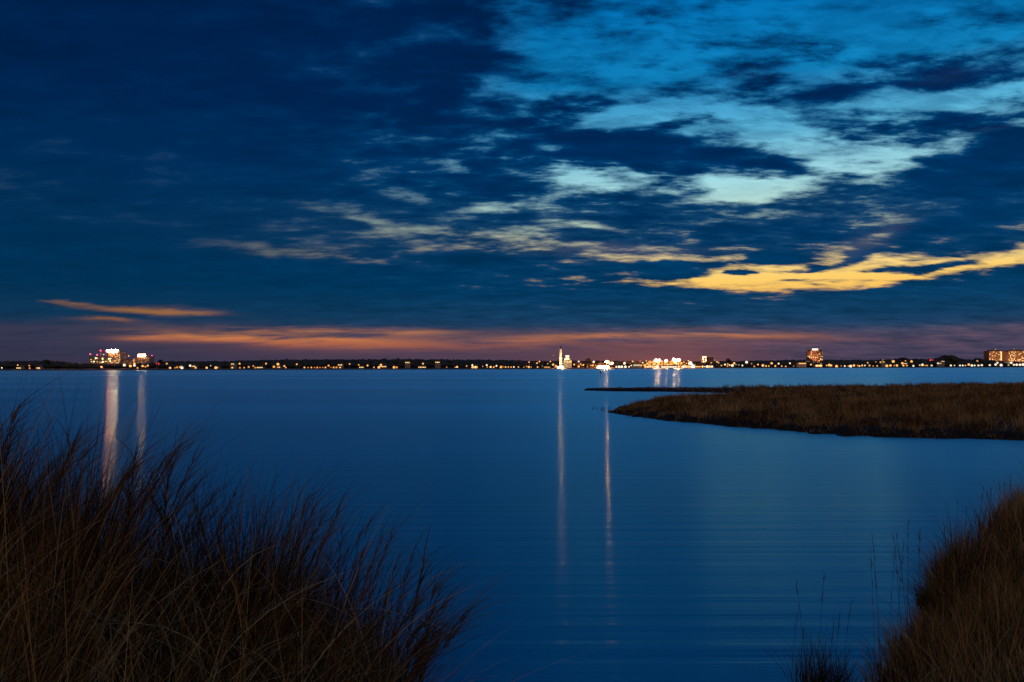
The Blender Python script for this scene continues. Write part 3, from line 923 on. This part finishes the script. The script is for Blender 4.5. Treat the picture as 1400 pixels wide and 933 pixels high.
# ================================================================== GRASS
def grass_mat(name, stops, transl=0.35):
    m, nt = newmat(name)
    L = nt.links.new
    out = nt.nodes.new('ShaderNodeOutputMaterial')
    a = nt.nodes.new('ShaderNodeAttribute'); a.attribute_name = 'tint'
    r = nt.nodes.new('ShaderNodeValToRGB')
    cr = r.color_ramp
    while len(cr.elements) < len(stops): cr.elements.new(.5)
    for e, (p, c) in zip(cr.elements, stops): e.position = p
    for e, (p, c) in zip(cr.elements, stops): e.color = (*c, 1)
    L(a.outputs['Fac'], r.inputs['Fac'])
    d = nt.nodes.new('ShaderNodeBsdfDiffuse'); t = nt.nodes.new('ShaderNodeBsdfTranslucent')
    mx = nt.nodes.new('ShaderNodeMixShader'); mx.inputs[0].default_value = transl
    L(r.outputs[0], d.inputs[0]); L(r.outputs[0], t.inputs[0])
    L(d.outputs[0], mx.inputs[1]); L(t.outputs[0], mx.inputs[2])
    L(mx.outputs[0], out.inputs[0])
    return m


M_GRASS = grass_mat('dry_bank_grass', [(0, (.015, .010, .005)), (.35, (.065, .035, .011)), (.6, (.26, .14, .04)), (.85, (.44, .31, .12)), (1, (.46, .40, .26))])
M_REED = grass_mat('reed', [(0, (.025, .018, .011)), (.5, (.07, .045, .023)), (1, (.15, .10, .05))], .25)
M_MARSH = grass_mat('marsh_grass', [(0, (.02, .012, .005)), (.3, (.08, .04, .012)), (.55, (.26, .14, .04)), (.8, (.42, .27, .10)), (1, (.50, .38, .19))])


def blades(base, h, az, lean, width, droop, nseg=5, yaw=None, power=1.8):
    """ribbons as numpy arrays. returns verts (N*(nseg+1)*2,3) and quads"""
    N = len(base)
    t = np.linspace(0, 1, nseg + 1)[None, :]
    hd = lean[:, None] * h[:, None] * t ** power
    z = h[:, None] * (t - droop[:, None] * t ** 2.6)
    x = base[:, 0:1] + np.cos(az)[:, None] * hd
    y = base[:, 1:2] + np.sin(az)[:, None] * hd
    zz = base[:, 2:3] + z
    if yaw is None: yaw = rng.uniform(0, math.pi, N)
    wd = width[:, None] * (1 - t ** 1.7 * 0.93) / 2
    ox, oy = np.cos(yaw)[:, None] * wd, np.sin(yaw)[:, None] * wd
    P = np.stack([np.stack([x - ox, y - oy, zz], -1), np.stack([x + ox, y + oy, zz], -1)], 2)   # N,s,2,3
    V = P.reshape(-1, 3)
    i = np.arange(N)[:, None] * (nseg + 1) * 2 + np.arange(nseg)[None, :] * 2
    Q = np.stack([i, i + 1, i + 3, i + 2], -1).reshape(-1, 4)
    return V, Q, np.stack([x, y, zz], -1)


def inside(poly, x, y):
    c = np.zeros(x.shape, bool)
    j = len(poly) - 1
    for i in range(len(poly)):
        xi, yi = poly[i]; xj, yj = poly[j]
        if yi != yj:
            c ^= ((yi > y) != (yj > y)) & (x < (xj - xi) * (y - yi) / (yj - yi) + xi)
        j = i
    return c


def sdist(poly, x, y):
    d = np.full(x.shape, 1e9)
    j = len(poly) - 1
    for i in range(len(poly)):
        ax, ay = poly[j]; bx, by = poly[i]
        ex, ey = bx - ax, by - ay
        t = np.clip(((x - ax) * ex + (y - ay) * ey) / (ex * ex + ey * ey + 1e-9), 0, 1)
        d = np.minimum(d, np.hypot(x - ax - t * ex, y - ay - t * ey))
        j = i
    return np.where(inside(poly, x, y), d, -d)


def lump(x, y, s, seed=0):
    return (np.sin(x * s + seed) * np.cos(y * s * 1.13 + seed * 2) + .5 * np.sin(x * s * 2.3 + y * s * 1.7 + seed * 3) + .35 * np.cos(x * s * 4.1 - y * s * 3.7 + seed)) / 1.85


def ss(x, a, b):
    t = np.clip((x - a) / (b - a), 0, 1)
    return t * t * (3 - 2 * t)


# ---- near bank
NEAR = [(-18, -8), (-18, 10.5), (-8, 9.2), (-5, 8.8), (-3, 8.2), (-1.7, 7.4), (-.95, 6.7), (-.6, 6.0), (-.5, 5), (-.4, 3.8), (-.25, 2.6), (.3, 1.9), (.9, 2.2), (1.25, 3), (1.75, 4), (2.2, 5),
        (2.62, 6), (2.72, 6.6), (3.0, 7.0), (3.35, 7.15), (3.85, 7.3), (3.65, 7.7), (4.1, 8.0), (3.95, 8.4), (4.4, 8.9), (5.3, 10.2), (8.2, 13.6), (12.6, 18.5), (18, 24), (28, 32), (30, -8)]


def near_z(x, y):
    sd = sdist(NEAR, x, y) + .10 * lump(x, y, 3.1, 2)
    z = -.6 + 1.75 * ss(sd, -.3, .42) + .2 * ss(sd, .4, 2) + .10 * lump(x, y, 1.4, 5) * ss(sd, .2, 1)
    z = z + np.where(x < 0, .28 * ss(-x, 1.5, 6), 0) * ss(sd, .2, 1)
    return z + .9 * ss(-y, -2.4, .2) * ss(sd, 0, 1)


gx, gy = np.arange(-18, 28, .2), np.arange(-8, 28, .2)
X, Y = np.meshgrid(gx, gy)
Z = near_z(X, Y)
nx, ny = len(gx), len(gy)
idx = np.arange(nx * ny).reshape(ny, nx)
Q = np.stack([idx[:-1, :-1], idx[:-1, 1:], idx[1:, 1:], idx[1:, :-1]], -1).reshape(-1, 4)
o = link('near_bank_ground', mesh_np('near_bank_ground', np.stack([X, Y, Z], -1).reshape(-1, 3), Q, [M_MUD], smooth=True))
tag(o, 'dark muddy ground of the near bank under the grass', 'ground', kind='structure')


def sample(poly, n, cond):
    xs = np.array([p[0] for p in poly]); ys = np.array([p[1] for p in poly])
    ox, oy = [], []
    tot = 0
    while tot < n:
        x = rng.uniform(xs.min(), xs.max(), n); y = rng.uniform(ys.min(), ys.max(), n)
        k = inside(poly, x, y) & cond(x, y)
        ox.append(x[k]); oy.append(y[k]); tot += k.sum()
    return np.concatenate(ox)[:n], np.concatenate(oy)[:n]


def patch_tint(x, y, seed):
    return .45 + .26 * lump(x, y, 1.1, seed) + .16 * lump(x, y, 4.3, seed + 3)


def merge(parts):
    V, Q, T, b = [], [], [], 0
    for v, q, t in parts:
        V.append(v); Q.append(q + b); T.append(t); b += len(v)
    return np.vstack(V), np.vstack(Q), np.concatenate(T)


def left_h(x): return 1.62 + .62 * ss(-x, .8, 4.5)


def clumped(poly, ncl, per, cond, hfun, wrange, tseed, wind, crad, dark):
    """bushy clumps: blades fan out from the heart of each clump"""
    cx, cy = sample(poly, ncl, cond)
    n_ = ncl * per
    ci = np.repeat(np.arange(ncl), per)
    a = rng.uniform(0, 6.28, n_); q = np.sqrt(rng.random(n_))
    R = rng.uniform(.6, 1.4, ncl)[ci] * crad
    x = cx[ci] + np.cos(a) * q * R; y = cy[ci] + np.sin(a) * q * R
    k = inside(poly, x, y)
    x, y, a, q, ci = x[k], y[k], a[k], q[k], ci[k]
    n_ = len(x)
    z = near_z(x, y) - .03
    hc = rng.uniform(.62, 1.12, ncl)[ci]
    h = hfun(x) * hc * (1.05 - .35 * q ** 2) * rng.uniform(.5, 1.06, n_)
    lx = np.cos(a) * q * rng.uniform(.1, .75, n_) + wind * rng.uniform(.2, 1.4, n_) + rng.normal(0, .12, n_)
    ly = np.sin(a) * q * rng.uniform(.1, .75, n_) + rng.normal(0, .12, n_)
    V, Q, _ = blades(np.stack([x, y, z], -1), h, np.arctan2(ly, lx), np.hypot(lx, ly), rng.uniform(*wrange, n_), rng.uniform(0, .3, n_), 5, None, rng.choice([1.5, 2.4]))
    tc_ = rng.normal(0, .13, ncl)[ci]
    tint = np.clip(patch_tint(x, y, tseed) - dark + tc_ + rng.normal(0, .2, n_), 0, .84)
    tint = np.where(rng.random(n_) < .04, rng.uniform(.8, .95, n_), tint)
    return V, Q, np.repeat(tint, 12)


def tangle(poly, N, cond, h0, h1, wrange, pale):
    """bent, broken and crossing stems between the clumps"""
    x, y = sample(poly, N, cond)
    z = near_z(x, y) - .02
    V, Q, _ = blades(np.stack([x, y, z], -1), rng.uniform(h0, h1, N), rng.uniform(0, 6.28, N), rng.uniform(.15, 1.5, N), rng.uniform(*wrange, N), rng.uniform(0, .55, N), 5, None, 1.3)
    tint = np.clip(rng.normal(.42, .24, N), 0, .88)
    tint = np.where(rng.random(N) < pale, rng.uniform(.8, .97, N), tint)
    return V, Q, np.repeat(tint, 12)


LEFT = lambda x, y: (x < 0) & (y > 2.2) & (x > -.85 * y - 1.0)
parts = [clumped(NEAR, 170, 120, LEFT, left_h, (.0035, .010), 4, .16, .34, .17),
         clumped(NEAR, 40, 70, lambda x, y: (x < -.3) & (x > -1.6) & (y > 3.5) & (y < 7.2), lambda x: left_h(x) * .8, (.003, .008), 5, .42, .3, .1),
         tangle(NEAR, 5600, LEFT, .25, 1.0, (.004, .012), .16)]
# arching pale straw leaves low in front
N = 460
x, y = sample(NEAR, N, lambda x, y: (x < -.3) & (y > 2.6) & (y < 5.6) & (x > -.8 * y))
z = near_z(x, y)
V, Q, _ = blades(np.stack([x, y, z], -1), rng.uniform(.55, 1.05, N) * left_h(x) * .95, rng.uniform(0, 6.28, N), rng.uniform(.35, 1.0, N), rng.uniform(.006, .016, N), rng.uniform(.25, .6, N), 9)
parts.append((V, Q, np.repeat(rng.uniform(.72, .97, N), 20)))
V, Q, T = merge(parts)
o = link('bank_grass', mesh_np('bank_grass', V, Q, [M_GRASS], T))
tag(o, 'tall tangled brown grass covering the left near bank', 'grass', kind='stuff')

RIGHT = lambda x, y: (x > .9) & (y > 2.6) & (x < .82 * y + 1.2) & (y < 22)
RNEAR = lambda x, y: (x > .9) & (y > 2.6) & (x < .82 * y + 1.2) & (y < 10)
parts = [clumped(NEAR, 150, 70, lambda x, y: (x > 3.2) & (x < 5.6) & (y > 6.4) & (y < 9.2), lambda x: .6 + 0 * x, (.0035, .008), 9, -.1, .26, -.12),
         clumped(NEAR, 330, 75, RIGHT, lambda x: .72 + .22 * ss(x, 3, 5), (.0045, .010), 9, -.05, .34, .0),
         clumped(NEAR, 300, 75, RNEAR, lambda x: .62 + 0 * x, (.0035, .008), 9, -.08, .26, -.1),
         tangle(NEAR, 9000, RIGHT, .15, .55, (.004, .010), .07)]
V, Q, T = merge(parts)
o = link('bank_grass', mesh_np('bank_grass', V, Q, [M_GRASS], T))
tag(o, 'short matted rust-brown grass covering the right near bank', 'grass', kind='stuff')


# ---- plumed reeds rising above the left bank, each a thing of its own
def reed_proto(seed, H_, lean, nbr, brl, spread):
    g = np.random.default_rng(seed)
    V, Q, C = blades(np.zeros((1, 3)), np.array([H_]), np.array([0.0]), np.array([lean]), np.array([.009]), np.array([.10]), 10, np.array([1.3]), 2.2)
    stem = mesh_np('stem', V, Q, [M_REED], np.full(len(V), .35))
    c = C[0]
    tt = g.uniform(.52, 1.0, nbr)
    fi = tt * 10
    i0 = np.clip(fi.astype(int), 0, 9); fr = (fi - i0)[:, None]
    bp_ = c[i0] * (1 - fr) + c[i0 + 1] * fr
    hh = brl * g.uniform(.5, 1.15, nbr) * (1.15 - .5 * (tt - .5))
    V, Q, _ = blades(bp_, hh, g.normal(0, spread, nbr), g.uniform(.5, 1.5, nbr), g.uniform(.003, .006, nbr), g.uniform(.1, .5, nbr), 5, None, 1.5)
    plume = mesh_np('plume', V, Q, [M_REED], np.repeat(g.uniform(.2, 1, nbr), 12))
    # long leaves on the stem
    nl = 5
    tl = g.uniform(.2, .6, nl); fi = tl * 10; i0 = fi.astype(int); fr = (fi - i0)[:, None]
    bp_ = c[i0] * (1 - fr) + c[i0 + 1] * fr
    V, Q, _ = blades(bp_, H_ * g.uniform(.3, .5, nl), g.normal(0, 1.2, nl), g.uniform(.3, .8, nl), g.uniform(.006, .011, nl), g.uniform(.15, .4, nl), 7)
    leaf = mesh_np('leaves', V, Q, [M_REED], np.repeat(g.uniform(.1, .8, nl), 16))
    return stem, plume, leaf


PROTO = [reed_proto(s, 1.0, l, n_, b_, sp_) for s, l, n_, b_, sp_ in ((1, .22, 34, .26, .6), (2, .34, 40, .30, .5), (3, .14, 26, .24, .8), (4, .46, 44, .32, .45), (5, .10, 18, .30, .9))]


def reed(px, py, Y_, kind, rz, label, group, zb=None):
    q = at(px, py, Y_)
    me = PROTO[kind]
    c = max(v.co.z for v in me[0].vertices)
    lx = [v.co.x for v in me[0].vertices][-1]
    x = q.x
    for _ in range(3):
        zg = float(near_z(np.array([x]), np.array([Y_]))[0]) - .02 if zb is None else zb
        s = (q.z - zg) / (c * 1.04)
        x = q.x - lx * s * math.cos(rz)
    r = empty('plumed_reed', (x, Y_, zg), label, 'reed', group)
    r.scale = (s, s, s); r.rotation_euler = (0, 0, rz)
    for nm, m_ in zip(('stem', 'plume', 'leaves'), me): link(nm, m_, r)


LR = 'dark feathery reed leaning right above the left bank grass'
GR = 'feathery reeds above the left bank'
for px, py in ((80, 607), (92, 612), (104, 618), (110, 602), (118, 640), (60, 640), (140, 655), (165, 650), (185, 625), (205, 612), (215, 608), (196, 640), (230, 625), (250, 628), (262, 625), (240, 655), (275, 655), (285, 668),
               (300, 672), (312, 674), (295, 700), (270, 690), (320, 712), (150, 690), (130, 670), (210, 670), (180, 680)):
    reed(px, py, rng.uniform(6.6, 8.0), int(rng.choice([0, 0, 1, 1, 3])), rng.normal(0.0, .85), LR, GR)
for px, py in ((6, 566), (12, 560), (28, 582), (20, 590), (32, 600), (2, 585), (42, 625)):
    reed(px, py, rng.uniform(7.0, 8.0), int(rng.choice([2, 4])), rng.normal(0.2, .8), 'tallest upright reed at the far-left edge of the bank', 'tall reeds at the left edge')
LM = 'short thin reed along the right half of the left bank top'
for px, py in ((350, 705), (368, 690), (376, 700), (404, 676), (411, 685), (430, 690), (440, 705), (455, 700), (470, 720), (490, 728), (500, 715), (515, 740), (530, 735), (545, 752), (560, 760), (575, 768), (590, 790), (600, 795), (395, 710), (420, 715)):
    reed(px, py, rng.uniform(5.8, 6.9), int(rng.choice([0, 2, 2, 4])), rng.normal(0.0, .7), LM, 'thin reeds on the right half of the left bank')
for px, py in ((598, 800), (612, 812), (626, 838), (618, 850), (634, 846), (602, 830), (592, 870)):
    reed(px, py, rng.uniform(5.5, 6.1), 3, rng.normal(-.1, .3), 'bent reed drooping over the water at the tip of the left bank', 'reeds drooping off the left bank tip')


# ---- thin seed stalks, tuft and tussocks by the right bank
def seed_stalk(px, py, Y_, label, group, zb=None):
    q = at(px, py, Y_)
    zg = zb if zb is not None else float(near_z(np.array([q.x]), np.array([Y_]))[0])
    hh = q.z - zg
    r = empty('seed_stalk', (q.x, Y_, zg), label, 'grass stalk', group)
    V, Q, C = blades(np.zeros((1, 3)), np.array([hh]), np.array([rng.uniform(0, 6.28)]), np.array([.08]), np.array([.007]), np.array([0.0]), 8, np.array([.3]))
    link('stem', mesh_np('stem', V, Q, [M_REED], np.full(len(V), .3)), r)
    n_ = 14
    tt = np.sort(rng.uniform(.72, 1, n_)); fi = tt * 8; i0 = np.clip(fi.astype(int), 0, 7); fr = (fi - i0)[:, None]
    bp_ = C[0][i0] * (1 - fr) + C[0][i0 + 1] * fr
    V, Q, _ = blades(bp_, rng.uniform(.04, .09, n_), rng.uniform(0, 6.28, n_), rng.uniform(.3, .9, n_), rng.uniform(.003, .006, n_), np.zeros(n_), 3)
    k_ = np.arange(n_ - 1) * 8
    Q = np.vstack([Q, np.stack([k_, k_ + 1, k_ + 9, k_ + 8], -1)])      # the axis that joins the spikelets
    link('seed_head', mesh_np('seed_head', V, Q, [M_REED], np.full(len(V), .5)), r)


for px, py in ((1206, 731), (1220, 738), (1234, 722), (1240, 716), (1245, 730), (1257, 724), (1198, 760), (1210, 755)):
    seed_stalk(px, py, rng.uniform(7.4, 8.2), 'thin seed stalk rising over the water above the right bank shoulder', 'seed stalks above the right bank shoulder', None)
for px, py in ((1312, 681), (1318, 690), (1334, 666), (1345, 672), (1352, 668), (1370, 655), (1383, 648), (1375, 660)):
    seed_stalk(px, py, rng.uniform(11.6, 12.8), 'thin seed stalk at the upper right end of the right bank', 'seed stalks on the far end of the right bank')
for px, py in ((1102, 798), (1117, 778), (1140, 830), (1150, 822), (1080, 838), (1092, 850), (1132, 845)):
    seed_stalk(px, py, rng.uniform(8.2, 8.8), 'thin seed stalk standing in the separate tuft left of the right bank', 'seed stalks of the separate tuft', -.1)


def tuft(name, cx, cy, cz, n_, hr, rad, lean, label, cat, mat=None, tb=(.05, .6)):
    a = rng.uniform(0, 6.28, n_); rr_ = rad * np.sqrt(rng.random(n_))
    ba = np.stack([cx * 0 + rr_ * np.cos(a), rr_ * np.sin(a), np.zeros(n_) - .05], -1)
    V, Q, _ = blades(ba, rng.uniform(*hr, n_), rng.uniform(0, 6.28, n_), np.abs(rng.normal(lean, .2, n_)), rng.uniform(.005, .011, n_), rng.uniform(0, .25, n_), 6)
    o = link(name, mesh_np(name, V, Q, [mat or M_GRASS], np.repeat(rng.uniform(*tb, n_), 14)), None, (cx, cy, cz))
    return tag(o, label, cat)


q = at(1118, 933, 8.5)
tuft('grass_tuft', q.x, 8.5, 0, 330, (.35, .92), .24, .22, 'separate dark grass tuft in the water left of the right bank', 'grass tuft')
q = at(1150, 933, 8.3)
tuft('grass_tuft', q.x, 8.3, 0, 160, (.35, .85), .12, .2, 'narrow grass tuft in the water right beside the right bank edge', 'grass tuft')
q = at(1285, 768, 8.3)
tuft('grass_tussock', q.x, 8.2, float(near_z(np.array([q.x]), np.array([8.2]))[0]), 500, (.12, .34), .28, .9, 'dark bushy tussock jutting over the water, upper of two', 'tussock', tb=(.1, .62))
q = at(1268, 800, 7.4)
tuft('grass_tussock', q.x, 7.4, float(near_z(np.array([q.x]), np.array([7.4]))[0]), 500, (.12, .34), .26, .9, 'dark bushy tussock jutting over the water, lower of two', 'tussock', tb=(.1, .62))


# ================================================================== MARSH ISLAND
ISLE = [(7.6, 61.5), (9.3, 55), (11.8, 50), (13.6, 46.5), (15.6, 43.6), (16.9, 41), (19.9, 39.6), (24, 38.6), (30, 36), (44, 32), (80, 30), (120, 60), (120, 150), (86, 146), (60, 132), (42, 127), (30, 124.5),
        (20, 126), (14.5, 124.5), (10.8, 122), (11.2, 120.5), (15, 117), (21, 114.5), (28, 110), (30, 103), (26, 96), (20.5, 92), (16, 86), (12.4, 77), (9.0, 67)]


def isle_z(x, y):
    sd = sdist(ISLE, x, y) + .75 * lump(x, y, .8, 3) + .35 * lump(x, y, 2.1, 6)
    return -.5 + .85 * ss(sd, -.8, .9) + .12 * lump(x, y, .35, 2) * ss(sd, 0, 3) + .1 * ss(sd, 1, 8)


gx, gy = np.arange(4, 124, .6), np.arange(26, 156, .6)
X, Y = np.meshgrid(gx, gy); Z = isle_z(X, Y)
nx, ny = len(gx), len(gy)
idx = np.arange(nx * ny).reshape(ny, nx)
Q = np.stack([idx[:-1, :-1], idx[:-1, 1:], idx[1:, 1:], idx[1:, :-1]], -1).reshape(-1, 4)
tag(link('marsh_ground', mesh_np('marsh_ground', np.stack([X, Y, Z], -1).reshape(-1, 3), Q, [M_MUD], smooth=True)), 'dark mud of the low marsh spit in the water', 'ground', kind='structure')

parts = []
N = 95000
cx, cy = sample(ISLE, 9000, lambda x, y: (x < .72 * y + 3))
k = rng.random(len(cx)) < np.clip((46 / cy) ** 1.2, .2, 1)
cx, cy = cx[k], cy[k]
PER = 26
ci = np.repeat(np.arange(len(cx)), PER)
ca = rng.uniform(0, 6.28, len(ci)); cq = np.sqrt(rng.random(len(ci)))
cr_ = rng.uniform(.22, .65, len(cx))[ci]
x = cx[ci] + np.cos(ca) * cq * cr_; y = cy[ci] + np.sin(ca) * cq * cr_
chh = rng.uniform(.55, 1.25, len(cx))[ci]; ctt = rng.normal(0, .16, len(cx))[ci]
k = rng.random(len(x)) < np.clip((55 / y) ** .8, .35, 1)
x, y, ca, cq, chh, ctt = x[k], y[k], ca[k], cq[k], chh[k], ctt[k]
n_ = len(x)
sd = sdist(ISLE, x, y) + .75 * lump(x, y, .8, 3) + .35 * lump(x, y, 2.1, 6)
k = sd > -.15
x, y, sd, ca, cq, chh, ctt = x[k], y[k], sd[k], ca[k], cq[k], chh[k], ctt[k]
n_ = len(x)
z = isle_z(x, y) - .05
hgt = (.30 + .42 * ss(sd, .0, 2.5)) * np.where((y > 100) & (x < 31), .42, 1.0)
h = hgt * chh * rng.uniform(.55, 1.15, n_) * (1 + .26 * lump(x, y, .9, 6) + .24 * lump(x, y, 2.7, 2))
spike = rng.random(n_) < .012
h = np.where(spike, h * 1.55, h)
V, Q, _ = blades(np.stack([x, y, z], -1), h, ca + rng.normal(0, .5, n_), .1 + cq * np.abs(rng.normal(.6, .3, n_)), rng.uniform(.012, .028, n_) * (y / 45) ** .7, rng.uniform(0, .35, n_), 3)
tint = np.clip(.46 + .28 * lump(x, y, .45, 8) + .24 * lump(x, y, 1.6, 3) + rng.normal(0, .18, n_) + ctt, 0, 1)
parts.append((V, Q, np.repeat(tint, 8)))
V, Q, T = merge(parts)
tag(link('marsh_grass', mesh_np('marsh_grass', V, Q, [M_MARSH], T)), 'low brown marsh grass covering the spit in the water', 'grass', kind='stuff')

# small water plants off the tip of the spit
for px, py, Yp in ((811, 551, 67), (817, 552.5, 67), (822, 554, 65), (826, 551, 66), (829, 553, 64), (833, 547, 64)):
    q = at(px, py, Yp)
    n_ = 5
    V, Q, _ = blades(rng.normal(0, .06, (n_, 3)) * np.array([1, 1, 0]) + np.array([0, 0, -.1]), (q.z + .1) * rng.uniform(.5, 1.05, n_), rng.uniform(0, 6.28, n_), rng.uniform(.1, .5, n_), np.full(n_, .035), rng.uniform(0, .3, n_), 4)
    tag(link('water_sprig', mesh_np('water_sprig', V, Q, [M_REED], np.full(len(V), .2)), None, (q.x, Yp, 0)), 'small dark sprig standing in water off the spit tip', 'sprig', 'sprigs off the spit tip')

# ================================================================== CAMERA
cd = bpy.data.cameras.new('camera')
cd.lens = 28; cd.sensor_width = 36; cd.sensor_fit = 'HORIZONTAL'
cd.clip_start = 0.05; cd.clip_end = 20000
cd.shift_y = 35.5 / 1400
co = bpy.data.objects.new('camera', cd); COL.objects.link(co)
a = math.atan(.002)
c, s = math.cos(a), math.sin(a)
co.matrix_world = Matrix(((c, s, 0, 0), (0, 0, -1, 0), (-s, c, 0, H), (0, 0, 0, 1)))
sc.camera = co

sc.view_settings.view_transform = 'Standard'
sc.view_settings.look = 'None'
sc.view_settings.exposure = 0
sc.view_settings.gamma = 1
sc.render.engine = 'CYCLES'
sc.cycles.use_denoising = True
sc.cycles.max_bounces = 6
sc.cycles.sample_clamp_indirect = 3
sc.cycles.filter_width = 1.5
